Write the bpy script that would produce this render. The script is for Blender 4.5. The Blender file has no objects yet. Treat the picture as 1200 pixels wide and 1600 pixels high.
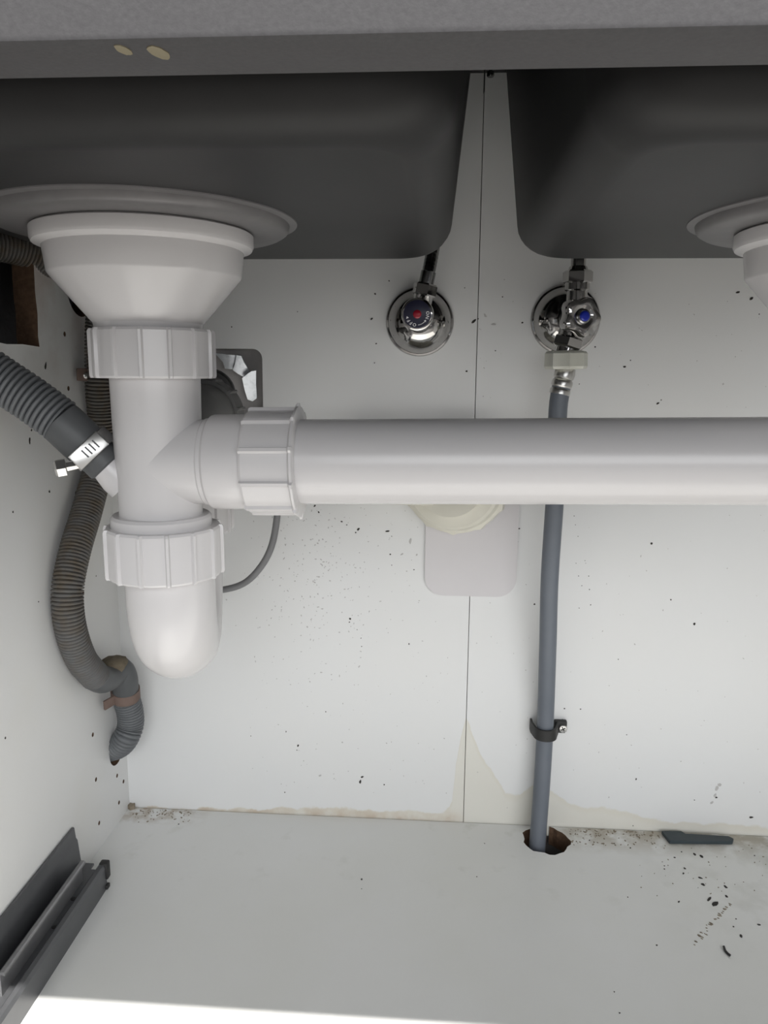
import bpy, bmesh, math, random
from mathutils import Vector, Matrix
random.seed(7)
S = bpy.context.scene
COL = S.collection
PI = math.pi

# ------------------------------------------------------------------ camera
D_WALL, CAM_H = 0.648, 0.40698
PITCH, YAW, ROLL = math.radians(10.35), math.radians(3.81), math.radians(0.43)
FPX = 1200.0
_f = Vector((-math.sin(YAW)*math.cos(PITCH), math.cos(YAW)*math.cos(PITCH), -math.sin(PITCH)))
_r = Vector((math.cos(YAW), math.sin(YAW), 0.0))
_u = _r.cross(_f)
CR = math.cos(ROLL)*_r + math.sin(ROLL)*_u
CU = -math.sin(ROLL)*_r + math.cos(ROLL)*_u
CF = _f
CP = Vector((0.0, -D_WALL, CAM_H))
cd = bpy.data.cameras.new('camera'); cam = bpy.data.objects.new('camera', cd); COL.objects.link(cam)
cd.sensor_fit = 'VERTICAL'; cd.sensor_height = 36.0; cd.sensor_width = 27.0; cd.lens = 36.0*FPX/1600.0
cd.clip_start = 0.01
cam.matrix_world = Matrix(((CR.x, CU.x, -CF.x, CP.x), (CR.y, CU.y, -CF.y, CP.y), (CR.z, CU.z, -CF.z, CP.z), (0, 0, 0, 1)))
S.camera = cam

# ------------------------------------------------------------------ light
W = bpy.data.worlds.new('kitchen_daylight'); S.world = W; W.use_nodes = True
W.node_tree.nodes['Background'].inputs[0].default_value = (0.93, 0.96, 1.0, 1)
W.node_tree.nodes['Background'].inputs[1].default_value = 0.2
sl = bpy.data.lights.new('sun', 'SUN'); sl.energy = 7.5; sl.angle = math.radians(0.7); sl.color = (1.0, 0.97, 0.93)
sun = bpy.data.objects.new('sun', sl); COL.objects.link(sun)
sdir = Vector((-0.03, 0.2765, -0.465)).normalized()
sun.rotation_euler = sdir.to_track_quat('-Z', 'Y').to_euler()
sun.location = (0.2, -2.5, 2.6)
al = bpy.data.lights.new('kitchen_window', 'AREA'); al.shape = 'RECTANGLE'; al.size = 2.6; al.size_y = 1.5; al.energy = 43.0; al.color = (0.96, 0.98, 1.0)
win = bpy.data.objects.new('kitchen_window', al); COL.objects.link(win); win.location = (0.75, -2.65, 1.1)
win.rotation_euler = (Vector((0, 0, 0.2))-Vector(win.location)).to_track_quat('-Z', 'Y').to_euler()
S.view_settings.view_transform = 'Standard'; S.view_settings.look = 'None'
S.view_settings.gamma = 1.0; S.view_settings.use_curve_mapping = False
S.view_settings.exposure = 0.2

# ------------------------------------------------------------------ points measured in the cabinet
def ray(x, y): return CF*FPX + CR*(x-600) - CU*(y-800)
def on_y(x, y, v=0.0):
    d = ray(x, y); return CP + d*((v-CP.y)/d.y)
def on_x(x, y, v):
    d = ray(x, y); return CP + d*((v-CP.x)/d.x)
def on_z(x, y, v=0.0):
    d = ray(x, y); return CP + d*((v-CP.z)/d.z)

# ------------------------------------------------------------------ materials
def new_mat(name, col, rough=0.5, metal=0.0, spec=0.5):
    m = bpy.data.materials.new(name); m.use_nodes = True
    b = m.node_tree.nodes['Principled BSDF']
    b.inputs['Base Color'].default_value = (*col, 1); b.inputs['Roughness'].default_value = rough
    b.inputs['Metallic'].default_value = metal; b.inputs['Specular IOR Level'].default_value = spec
    return m
class N:
    def __init__(s, m): s.t = m.node_tree; s.b = s.t.nodes['Principled BSDF']
    def node(s, typ, **kw):
        n = s.t.nodes.new(typ)
        for k, v in kw.items(): setattr(n, k, v)
        return n
    def link(s, a, b): s.t.links.new(a, b)
    def pos(s): return s.node('ShaderNodeNewGeometry').outputs['Position']
    def noise(s, scale, detail=3, vec=None, rough=0.55):
        n = s.node('ShaderNodeTexNoise'); n.inputs['Scale'].default_value = scale
        n.inputs['Detail'].default_value = detail; n.inputs['Roughness'].default_value = rough
        s.link(vec if vec is not None else s.pos(), n.inputs['Vector']); return n.outputs['Fac']
    def math(s, op, a, b=None, c=None, clamp=False):
        n = s.node('ShaderNodeMath', operation=op); n.use_clamp = clamp
        for i, v in enumerate((a, b, c)):
            if v is None: continue
            if isinstance(v, (int, float)): n.inputs[i].default_value = v
            else: s.link(v, n.inputs[i])
        return n.outputs[0]
    def ramp(s, fac, stops, interp='LINEAR'):
        n = s.node('ShaderNodeValToRGB'); n.color_ramp.interpolation = interp
        e = n.color_ramp.elements
        while len(e) < len(stops): e.new(1.0)
        for el, (p, c) in zip(e, stops):
            el.position = p; el.color = (c, c, c, 1) if isinstance(c, (int, float)) else (*c, 1)
        s.link(fac, n.inputs['Fac']); return n.outputs['Color']
    def maprange(s, v, a, b, c=0.0, d=1.0, typ='LINEAR'):
        n = s.node('ShaderNodeMapRange', interpolation_type=typ)
        for i, x in enumerate((v, a, b, c, d)):
            if isinstance(x, (int, float)): n.inputs[i].default_value = x
            else: s.link(x, n.inputs[i])
        return n.outputs[0]
    def mix(s, fac, a, b):
        n = s.node('ShaderNodeMix', data_type='RGBA')
        if isinstance(fac, (int, float)): n.inputs[0].default_value = fac
        else: s.link(fac, n.inputs[0])
        for i, v in ((6, a), (7, b)):
            if isinstance(v, tuple): n.inputs[i].default_value = (*v, 1)
            else: s.link(v, n.inputs[i])
        return n.outputs[2]
    def base(s, c): s.link(c, s.b.inputs['Base Color'])
    def bump(s, h, strength=0.2, dist=0.001):
        n = s.node('ShaderNodeBump'); n.inputs['Strength'].default_value = strength; n.inputs['Distance'].default_value = dist
        s.link(h, n.inputs['Height']); s.link(n.outputs[0], s.b.inputs['Normal'])
    def sep(s):
        n = s.node('ShaderNodeSeparateXYZ'); s.link(s.pos(), n.inputs[0]); return n.outputs

M = {}
WHITE = (0.72, 0.72, 0.712)
# back panels: white board, water stain creeping up from the floor line
m = M['back'] = new_mat('white_hardboard', WHITE, 0.42); n = N(m); xyz = n.sep()
XA, XB, HS = -0.2824, 0.40, 0.12
stain_px = [(210, 1262), (300, 1264), (420, 1263), (500, 1262), (560, 1265), (640, 1268), (690, 1272), (706, 1258), (713, 1190), (725, 1130), (729, 1120),
            (745, 1165), (757, 1190), (775, 1212), (790, 1240), (812, 1243), (832, 1228), (868, 1240), (890, 1257), (930, 1262), (965, 1266), (1020, 1279), (1080, 1287), (1130, 1287), (1199, 1293)]
st = []
for px, py in stain_px:
    p = on_y(px, py); st.append(((p.x-XA)/(XB-XA), max(0.0, p.z)/HS))
xr = n.maprange(xyz[0], XA, XB)
hh = n.math('MULTIPLY', n.ramp(xr, st), HS)
zz = n.math('ADD', xyz[2], n.math('MULTIPLY', n.math('SUBTRACT', n.noise(60, 4), 0.5), 0.012))
dz = n.math('SUBTRACT', hh, zz)
mask = n.maprange(dz, -0.0008, 0.0012)
rim = n.math('MULTIPLY', mask, n.maprange(dz, 0.007, 0.0005))
streak = n.noise(9, 4)
wcol = n.mix(n.maprange(streak, 0.35, 0.75), WHITE, (0.71, 0.715, 0.715))
c1 = n.mix(n.math('MULTIPLY', mask, 0.55), wcol, (0.66, 0.63, 0.53))
c1 = n.mix(n.math('MULTIPLY', rim, 0.3), c1, (0.60, 0.55, 0.44))
lowb = n.math('MULTIPLY', n.maprange(xyz[2], 0.014, 0.002), n.maprange(xyz[0], 0.035, 0.02))
lowb = n.math('MULTIPLY', lowb, n.maprange(n.noise(45, 4), 0.35, 0.6))
c1 = n.mix(n.math('MULTIPLY', lowb, n.math('MULTIPLY', mask, 0.7)), c1, (0.52, 0.42, 0.32))
n.base(c1); n.bump(n.noise(420, 2), 0.06, 0.0005)
# side panel
m = M['side'] = new_mat('white_melamine', WHITE, 0.4); n = N(m); xyz = n.sep()
g = n.maprange(n.noise(7, 5), 0.5, 0.75)
c1 = n.mix(n.math('MULTIPLY', g, 0.35), WHITE, (0.66, 0.64, 0.57))
up = n.math('MULTIPLY', n.maprange(xyz[2], 0.36, 0.46), n.maprange(n.noise(22, 5), 0.42, 0.62))
c1 = n.mix(n.math('MULTIPLY', up, 0.55), c1, (0.46, 0.37, 0.32))
n.base(c1); n.bump(n.noise(420, 2), 0.05, 0.0005)
# raw chipboard edge inside cut-outs
m = M['chip'] = new_mat('raw_chipboard', (0.10, 0.06, 0.035), 0.9); n = N(m)
n.base(n.mix(n.noise(300, 3), (0.05, 0.025, 0.015), (0.20, 0.12, 0.07))); n.bump(n.noise(500, 2), 0.5, 0.001)
# cabinet floor
m = M['floor'] = new_mat('white_melamine_floor', WHITE, 0.38); n = N(m); xyz = n.sep()
c1 = n.mix(n.maprange(n.noise(6, 4), 0.4, 0.7), (0.74, 0.742, 0.728), (0.71, 0.712, 0.68))
back = n.maprange(xyz[1], -0.040, -0.008)
right = n.maprange(xyz[0], 0.09, 0.14)
d1 = n.math('MULTIPLY', n.math('MULTIPLY', back, right), n.maprange(n.noise(55, 6), 0.36, 0.54))
c1 = n.mix(n.math('MULTIPLY', d1, 0.8), c1, (0.33, 0.285, 0.21))
lc = n.math('MULTIPLY', n.maprange(xyz[0], -0.20, -0.25), n.maprange(xyz[1], -0.03, -0.004))
d2 = n.math('MULTIPLY', lc, n.maprange(n.noise(85, 6), 0.42, 0.6))
c1 = n.mix(n.math('MULTIPLY', d2, 0.85), c1, (0.30, 0.22, 0.13))
rr = n.math('MULTIPLY', n.maprange(xyz[0], 0.16, 0.30), n.maprange(xyz[1], -0.20, -0.06))
d3 = n.math('MULTIPLY', rr, n.maprange(n.noise(30, 6), 0.48, 0.68))
c1 = n.mix(n.math('MULTIPLY', d3, 0.65), c1, (0.45, 0.45, 0.40))
d4 = n.math('MULTIPLY', n.maprange(xyz[1], -0.16, -0.03), n.maprange(n.noise(38, 6), 0.6, 0.72))
c1 = n.mix(n.math('MULTIPLY', d4, 0.35), c1, (0.5, 0.5, 0.44))
n.base(c1); n.bump(n.noise(420, 2), 0.05, 0.0005)
m = M['kitchen'] = new_mat('brown_kitchen_tile', (0.62, 0.60, 0.57), 0.5); n = N(m)
n.base(n.mix(n.noise(5, 4), (0.07, 0.065, 0.06), (0.12, 0.112, 0.105)))
m = M['render'] = new_mat('grey_wall_render', (0.2, 0.19, 0.185), 0.95); n = N(m)
n.base(n.mix(n.noise(60, 5), (0.38, 0.36, 0.355), (0.55, 0.53, 0.52))); n.bump(n.noise(120, 4), 0.5, 0.002)
m = M['reflector'] = new_mat('glossy_reflector', (0.80, 0.84, 0.88), 0.42, 0.7); n = N(m)  # glossy stand-in for the bright patch, made to reflect the sunlit floor
n.base(n.mix(n.maprange(n.noise(140, 5), 0.5, 0.7), (0.72, 0.75, 0.79), (0.50, 0.53, 0.56))); n.bump(n.noise(160, 3), 0.25, 0.001)
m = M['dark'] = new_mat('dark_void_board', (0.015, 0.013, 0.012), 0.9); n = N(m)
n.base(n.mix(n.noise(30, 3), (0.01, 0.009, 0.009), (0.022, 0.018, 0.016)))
# front panel
m = M['panel'] = new_mat('satin_grey_panel', (0.30, 0.295, 0.30), 0.55, 0.0, 0.12); n = N(m)
n.base(n.mix(n.noise(900, 2), (0.072, 0.07, 0.073), (0.10, 0.098, 0.101))); n.bump(n.noise(1200, 2), 0.1, 0.0004)
m = M['glue'] = new_mat('old_glue_spot', (0.50, 0.42, 0.27), 0.6); n = N(m)
n.base(n.mix(n.noise(150, 4), (0.20, 0.17, 0.105), (0.30, 0.26, 0.17)))
# sink
m = M['sink'] = new_mat('dark_coated_steel', (0.052, 0.052, 0.054), 0.45, 0.0, 0.3); n = N(m)
n.base(n.mix(n.noise(40, 4), (0.017, 0.017, 0.0175), (0.026, 0.0255, 0.026))); n.bump(n.noise(700, 2), 0.05, 0.0004)
m = M['rim'] = new_mat('grey_steel_rim', (0.115, 0.11, 0.112), 0.4, 0.2); n = N(m)
n.base(n.mix(n.noise(90, 4), (0.125, 0.12, 0.122), (0.175, 0.168, 0.17)))
# plastics
def plastic(key, a, b, rough, sc=60, spec=0.5, bmp=0.0):
    m = M[key] = new_mat(key+'_plastic', a, rough, 0.0, spec); n = N(m)
    n.base(n.mix(n.noise(sc, 4), a, b))
    if bmp: n.bump(n.noise(sc*6, 3), bmp, 0.0006)
plastic('pvc', (0.60, 0.585, 0.588), (0.63, 0.615, 0.618), 0.24, 14)
plastic('cream', (0.62, 0.60, 0.52), (0.70, 0.68, 0.60), 0.4, 50)
plastic('plate', (0.60, 0.578, 0.588), (0.64, 0.62, 0.63), 0.3, 20)
plastic('greyhose', (0.105, 0.112, 0.118), (0.135, 0.142, 0.15), 0.5, 40)
plastic('bluegrey', (0.115, 0.13, 0.155), (0.14, 0.155, 0.18), 0.45, 50)
plastic('cuff', (0.068, 0.072, 0.075), (0.09, 0.094, 0.098), 0.5, 60)
plastic('rubber', (0.012, 0.012, 0.012), (0.025, 0.024, 0.023), 0.55, 80)
plastic('greypipe', (0.10, 0.10, 0.10), (0.15, 0.148, 0.145), 0.6, 80)
plastic('cable', (0.16, 0.16, 0.165), (0.20, 0.20, 0.205), 0.5, 80)
plastic('brownstrap', (0.11, 0.07, 0.055), (0.19, 0.135, 0.115), 0.7, 90)
plastic('teal', (0.022, 0.035, 0.042), (0.04, 0.055, 0.06), 0.5, 120)
plastic('nutplast', (0.50, 0.50, 0.44), (0.60, 0.60, 0.54), 0.3, 70)
plastic('red', (0.28, 0.008, 0.02), (0.34, 0.012, 0.03), 0.25, 60)
plastic('blue', (0.008, 0.02, 0.32), (0.012, 0.03, 0.42), 0.25, 60)
plastic('navy', (0.012, 0.012, 0.03), (0.02, 0.02, 0.05), 0.3, 60)
plastic('print', (0.8, 0.8, 0.82), (0.85, 0.85, 0.87), 0.5, 60)
plastic('speck', (0.02, 0.018, 0.016), (0.05, 0.045, 0.04), 0.9, 300)
plastic('scuff', (0.40, 0.39, 0.38), (0.56, 0.55, 0.54), 0.9, 300)
plastic('crud', (0.16, 0.125, 0.085), (0.36, 0.31, 0.24), 0.95, 300, bmp=0.5)
# dusty brown corrugated hose
m = M['dusty'] = new_mat('dusty_hose', (0.1, 0.09, 0.08), 0.7); n = N(m); xyz = n.sep()
du = n.maprange(n.noise(120, 5), 0.4, 0.65)
hi = n.maprange(xyz[2], 0.10, 0.26)
c1 = n.mix(n.math('MULTIPLY', n.math('MULTIPLY_ADD', du, 0.6, 0.4), hi), (0.115, 0.12, 0.125), (0.105, 0.085, 0.062))
n.base(c1)
m = M['dust'] = new_mat('brown_dust', (0.2, 0.16, 0.11), 0.95); n = N(m)
n.base(n.mix(n.noise(250, 5), (0.075, 0.06, 0.042), (0.20, 0.165, 0.115)))
# metals
def metal(key, a, b, rough, sc=120):
    m = M[key] = new_mat(key+'_metal', a, rough, 1.0); n = N(m); n.base(n.mix(n.noise(sc, 4), a, b))
metal('chrome', (0.44, 0.43, 0.42), (0.50, 0.49, 0.48), 0.08)
metal('steel', (0.55, 0.54, 0.52), (0.66, 0.65, 0.63), 0.28)
metal('darkchrome', (0.22, 0.22, 0.22), (0.30, 0.30, 0.30), 0.2)
m = M['lip'] = new_mat('worn_grey_steel_lip', (0.24, 0.24, 0.245), 0.35, 0.5); n = N(m)
n.base(n.mix(n.noise(90, 4), (0.20, 0.20, 0.205), (0.30, 0.30, 0.305)))
m = M['rail'] = new_mat('dark_grey_coated_rail', (0.075, 0.078, 0.083), 0.36, 0.35, 0.5); n = N(m)
n.base(n.mix(n.noise(70, 4), (0.085, 0.087, 0.092), (0.12, 0.123, 0.129)))

# ------------------------------------------------------------------ mesh helpers
def basis(ax):
    ax = Vector(ax).normalized()
    t = Vector((0, 0, 1)) if abs(ax.z) < 0.9 else Vector((1, 0, 0))
    a = t.cross(ax).normalized(); return a, ax.cross(a), ax
def wloc(o):
    v = Vector((0, 0, 0))
    while o is not None: v += o.location; o = o.parent
    return v
def obj(name, bm, mat, parent=None, sharp=35, smooth=True):
    if parent is not None: bmesh.ops.translate(bm, verts=bm.verts, vec=-wloc(parent))
    bmesh.ops.recalc_face_normals(bm, faces=bm.faces)
    me = bpy.data.meshes.new(name); bm.to_mesh(me); bm.free()
    if smooth:
        me.polygons.foreach_set('use_smooth', [True]*len(me.polygons)); me.set_sharp_from_angle(angle=math.radians(sharp))
    o = bpy.data.objects.new(name, me); COL.objects.link(o); o.parent = parent
    me.materials.append(M[mat]); return o
def tag(o, label=None, cat=None, group=None, kind=None):
    for k, v in (('label', label), ('category', cat), ('group', group), ('kind', kind)):
        if v: o[k] = v
    return o
def thing(name, label, cat, loc, group=None):
    o = bpy.data.objects.new(name, None); COL.objects.link(o); o.location = loc
    o.empty_display_size = 0.02
    return tag(o, label, cat, group)
def B(): return bmesh.new()
def box(bm, a, b, bevel=0.0, seg=2):
    r = bmesh.ops.create_cube(bm, size=1.0); vs = r['verts']
    for v in vs:
        v.co = Vector(((a[i]+b[i])/2 + v.co[i]*(b[i]-a[i]) for i in range(3)))
    if bevel:
        es = {e for v in vs for e in v.link_edges}
        bmesh.ops.bevel(bm, geom=list(es), offset=bevel, segments=seg, affect='EDGES', profile=0.5)
    return bm
def obox(bm, c, ax, ay, az, sx, sy, sz, bevel=0.0):
    t = bmesh.new(); box(t, (-sx/2, -sy/2, -sz/2), (sx/2, sy/2, sz/2), bevel)
    mt = Matrix((( ax[0], ay[0], az[0], c[0]), (ax[1], ay[1], az[1], c[1]), (ax[2], ay[2], az[2], c[2]), (0, 0, 0, 1)))
    t.transform(mt); add(bm, t); return bm
def add(bm, t):
    me = bpy.data.meshes.new('tmp'); t.to_mesh(me); t.free(); bm.from_mesh(me); bpy.data.meshes.remove(me)
def rings_to_faces(bm, rings, cap0=True, cap1=True, closed=False):
    k = len(rings[0])
    pairs = list(zip(rings, rings[1:])) + ([(rings[-1], rings[0])] if closed else [])
    for a, b in pairs:
        for i in range(k):
            j = (i+1) % k; bm.faces.new((a[i], a[j], b[j], b[i]))
    if cap0 and not closed: bm.faces.new(list(reversed(rings[0])))
    if cap1 and not closed: bm.faces.new(rings[-1])
def lathe(bm, prof, c, axis=(0, 0, 1), n=48, mod=None, thetas=None, cap=True):
    a, b, w = basis(axis); c = Vector(c); rings = []
    th = thetas or [2*PI*i/n for i in range(n)]
    for i, (r, h) in enumerate(prof):
        ring = []
        for t in th:
            rr = max(r, 1e-5) + (mod(t, i) if mod else 0)
            ring.append(bm.verts.new(c + w*h + (a*math.cos(t)+b*math.sin(t))*rr))
        rings.append(ring)
    rings_to_faces(bm, rings, cap, cap); return bm
def catmull(pts, step):
    P = [Vector(p) for p in pts]; P = [P[0]*2-P[1]] + P + [P[-1]*2-P[-2]]; dense = []
    for i in range(1, len(P)-2):
        for k in range(24):
            t = k/24
            dense.append(0.5*((2*P[i]) + (P[i+1]-P[i-1])*t + (2*P[i-1]-5*P[i]+4*P[i+1]-P[i+2])*t*t + (3*P[i]-P[i-1]-3*P[i+1]+P[i+2])*t**3))
    dense.append(P[-2])
    L = [0.0]
    for a, b in zip(dense, dense[1:]): L.append(L[-1]+(b-a).length)
    cnt = max(2, int(L[-1]/step)); out = []; j = 0
    for i in range(cnt+1):
        s = L[-1]*i/cnt
        while j < len(L)-2 and L[j+1] < s: j += 1
        q = (s-L[j])/max(1e-9, L[j+1]-L[j]); out.append(dense[j].lerp(dense[j+1], min(1, max(0, q))))
    return out
def tube(bm, pts, r, n=20, cap=True):
    rings = []; prev = None
    for i, p in enumerate(pts):
        t = (pts[min(i+1, len(pts)-1)] - pts[max(i-1, 0)]).normalized()
        if prev is None: a = basis(t)[0]
        else:
            a = prev - t*prev.dot(t); a.normalize()
        prev = a; b = t.cross(a); rr = r(i) if callable(r) else r
        rings.append([bm.verts.new(p + (a*math.cos(2*PI*k/n)+b*math.sin(2*PI*k/n))*rr) for k in range(n)])
    rings_to_faces(bm, rings, cap, cap); return bm
def corrugated(bm, pts, r, pitch=0.0028, amp=0.0012, n=22):
    path = catmull(pts, pitch/5); pat = (0, 0.85, 1, 1, 0.85)
    return tube(bm, path, lambda i: r - amp + amp*pat[i % 5], n)
def prism(bm, poly, axis, lo, hi):
    def P(u, v, w):
        return {'x': (w, u, v), 'y': (u, w, v), 'z': (u, v, w)}[axis]
    a = [bm.verts.new(P(u, v, lo)) for u, v in poly]; b = [bm.verts.new(P(u, v, hi)) for u, v in poly]
    rings_to_faces(bm, [a, b]); return bm
def rrect(x0, x1, y0, y1, r, k=6):
    out = []
    for cx, cy, a0 in ((x1-r, y1-r, 0), (x0+r, y1-r, 90), (x0+r, y0+r, 180), (x1-r, y0+r, 270)):
        for i in range(k+1):
            t = math.radians(a0 + 90*i/k); out.append((cx+r*math.cos(t), cy+r*math.sin(t)))
    return out
def cut(o, cutter_bm, inner_mat=None):
    me = bpy.data.meshes.new('cutter'); bmesh.ops.recalc_face_normals(cutter_bm, faces=cutter_bm.faces); cutter_bm.to_mesh(me); cutter_bm.free()
    c = bpy.data.objects.new('cutter', me); COL.objects.link(c)
    if inner_mat: me.materials.append(M[inner_mat])
    md = o.modifiers.new('cut', 'BOOLEAN'); md.operation = 'DIFFERENCE'; md.object = c; md.solver = 'EXACT'
    if inner_mat: md.material_mode = 'TRANSFER'
    dg = bpy.context.evaluated_depsgraph_get(); nm = bpy.data.meshes.new_from_object(o.evaluated_get(dg))
    old = o.data; o.modifiers.clear(); o.data = nm; nm.name = o.name
    bpy.data.meshes.remove(old); bpy.data.objects.remove(c); bpy.data.meshes.remove(me)
def splat(bm, c, nrm, r, k=7, t=0.0003, stretch=1.0, ang=0.0, lo_=0.6, hi_=1.15):
    """a thin irregular flake lying on a surface"""
    a, b, w = basis(nrm); c = Vector(c)
    u = a*math.cos(ang)+b*math.sin(ang); v = w.cross(u); lo = []; hi = []
    for i in range(k):
        q = 2*PI*i/k; rr = r*random.uniform(lo_, hi_)
        p = c + u*math.cos(q)*rr*stretch + v*math.sin(q)*rr
        lo.append(bm.verts.new(p - w*0.0001)); hi.append(bm.verts.new(p + w*t))
    rings_to_faces(bm, [lo, hi])

# ------------------------------------------------------------------ room shell
XL, XR = -0.2824, 0.62
Y_F = -0.502                 # cabinet front
Z_TOP = 0.6345
HOLE = (0.1045, -0.0225)
fl = obj('floor', box(B(), (XL, Y_F, -0.018), (XR, -0.0014, 0.0)), 'floor'); tag(fl, kind='structure', label='white cabinet floor board with a hole for the grey hose')
c = B(); lathe(c, [(0.0205, -0.03), (0.0205, 0.01)], (*HOLE, 0), n=28, mod=lambda t, i: 0.0010*math.sin(5*t)+0.0008*math.sin(9*t+1)); cut(fl, c, 'chip')
kf = obj('floor_kitchen', box(B(), (-1.6, -2.6, -0.14), (1.9, 0.05, -0.12)), 'kitchen'); tag(kf, kind='structure', label='brown tiled kitchen floor in front of and below the cabinet')
pl = obj('trim_1', box(B(), (-0.9, -0.46, -0.12), (XR+0.02, -0.444, -0.018)), 'dark'); tag(pl, kind='structure', label='plinth board under the cabinet')
ms = obj('wall_masonry', box(B(), (-0.9, 0.024, -0.12), (0.9, 0.06, 0.72)), 'render'); tag(ms, kind='structure', label='rough grey house wall seen through the cut-out')
wr = obj('wall_right', box(B(), (XR, Y_F, -0.018), (XR+0.016, 0.02, Z_TOP)), 'side'); tag(wr, kind='structure')
# unseen dark blocks added beyond the left panel to stop light through its holes
nb = obj('wall_light_block', box(B(), (-0.9, -0.49, -0.12), (-0.40, 0.02, Z_TOP)), 'dark'); tag(nb, kind='structure')
fi = obj('trim_light_block', box(B(), (-0.40, -0.49, -0.12), (XL-0.0162, -0.474, Z_TOP)), 'dark'); tag(fi, kind='structure')

# back wall: two boards with an open seam, cut-out in the left one
wb = bpy.data.objects.new('wall_back', None); COL.objects.link(wb); wb.location = (0.03, 0, 0); tag(wb, kind='structure', label='white back wall of two boards with a water stain at the foot of the seam')
SEAM = 0.0322
pa = obj('panel', box(B(), (XL-0.004, 0.0, -0.01), (SEAM-0.0003, 0.006, Z_TOP+0.003)), 'back', wb)
c = B(); prism(c, rrect(-0.225, -0.1465, 0.355, 0.4250, 0.008), 'y', -0.02, 0.03)
cut(pa, c, 'rim')
obj('panel', box(B(), (SEAM+0.0003, 0.0, -0.01), (XR, 0.006, Z_TOP+0.003)), 'back', wb)

# left side panel with cut-outs, hose holes and shelf-pin holes
wl = obj('wall_left', box(B(), (XL-0.016, Y_F, -0.018), (XL, 0.0, Z_TOP)), 'side'); tag(wl, kind='structure', label='white left side panel with rough cut-outs and shelf-pin holes')
c = B()
jag = []
for y, z in [(-0.215, 0.4238), (-0.19, 0.4228), (-0.165, 0.4242), (-0.150, 0.4230), (-0.130, 0.4236), (-0.1075, 0.4226), (-0.1085, 0.43), (-0.1070, 0.445), (-0.1082, 0.46), (-0.1068, 0.49), (-0.1075, 0.54), (-0.215, 0.54)]:
    jag.append((y, z))
prism(c, jag, 'x', XL-0.03, XL+0.02)
lathe(c, [(0.0225, -0.03), (0.0225, 0.02)], (XL, -0.0385, 0.4705), (1, 0, 0), 32)
lathe(c, [(0.0150, -0.03), (0.0150, 0.02)], (XL, -0.0215, 0.0705), (1, 0, 0), 28)
pins = [(145, 1148), (150, 1218), (183, 1212), (193, 1221), (186, 1254), (155, 1286), (135, 1003), (119, 771), (130, 927), (101, 522), (107, 607)]
for px, py in pins:
    lathe(c, [(0.0019, -0.013), (0.0019, 0.01)], on_x(px, py, XL), (1, 0, 0), 14)
cut(wl, c, 'chip')

# ------------------------------------------------------------------ sink over the cabinet
sink = thing('double_bowl_sink', 'dark grey double-bowl steel sink seen from below', 'sink', (0.03, -0.22, Z_TOP))
ZB = 0.486
def bowl_section(x0, x1, y0, y1):
    rings = []; z1 = Z_TOP; fr = 0.020; dr = 0.105
    def ring(e, z, r): return [(x, y, z) for x, y in rrect(x0-e, x1+e, y0-e, y1+e, r, 7)]
    for k in range(5):
        z = z1 + (ZB+fr-z1)*k/4; rings.append(ring((z-ZB)*dr, z, 0.036+(z-ZB)*0.05))
    for k in range(1, 8):
        q = PI/2*k/7; rings.append(ring(fr*dr*(1-math.sin(q)) - fr*(1-math.cos(q)), ZB+fr-fr*math.sin(q), 0.036-0.016*(1-math.cos(q))))
    return rings
def bowl(name, x0, x1, y0, y1, dc):
    bm = B(); rr = bowl_section(x0, x1, y0, y1)
    rings = [[bm.verts.new(p) for p in ring] for ring in rr]
    rings_to_faces(bm, rings, False, True)
    return obj(name, bm, 'sink', sink, 50)
BL = (-0.276, 0.0060, -0.374, -0.060); BR = (0.0545, 0.368, -0.374, -0.060)
DL = (-0.1584, -0.224); DR = (0.2115, -0.224)
b1 = bowl('bowl', *BL, DL); b2 = bowl('bowl', *BR, DR)
for bo, dc in ((b1, DL), (b2, DR)):
    bm = B(); lathe(bm, [(0.082, ZB+0.001), (0.0815, ZB-0.0006), (0.0775, ZB-0.0012), (0.0765, ZB-0.0042), (0.074, ZB-0.0058), (0.060, ZB-0.0062), (0.050, ZB-0.006)], (*dc, 0), n=72)
    obj('drain_rim', bm, 'rim', bo, 40)
dk = obj('deck', box(B(), (-0.9, Y_F+0.018, Z_TOP), (XR+0.02, 0.03, Z_TOP+0.006)), 'sink', sink)
c = B()
for q in (BL, BR):
    e = (Z_TOP-ZB)*0.105 - 0.001; sx, sy, sz = wloc(sink)
    prism(c, [(x, y) for x, y in rrect(q[0]-e, q[1]+e, q[2]-e, q[3]+e, 0.05)], 'z', Z_TOP-0.02, Z_TOP+0.03)
cut(dk, c)

# sink clip in the gap between the bowls
cl = thing('sink_clip', 'small dark clip and screw hanging in the gap between the bowls', 'clip', (0.0325, -0.02, 0.625))
obj('blade', box(B(), (0.0308, -0.0215, 0.6142), (0.0316, -0.0165, Z_TOP), 0.0002), 'rubber', cl)
obj('clip_plate', box(B(), (0.0245, -0.0215, 0.6300), (0.0316, -0.0165, Z_TOP), 0.0004), 'rubber', cl)
bm = B(); lathe(bm, [(0.0014, 0.0095), (0.0014, 0.0040), (0.0026, 0.0036), (0.0028, 0.001), (0.0022, 0), (0.0006, -0.0004)], (0.0356, -0.020, 0.6246), (0, 0, 1), 20)
obj('screw', bm, 'darkchrome', cl)

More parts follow.
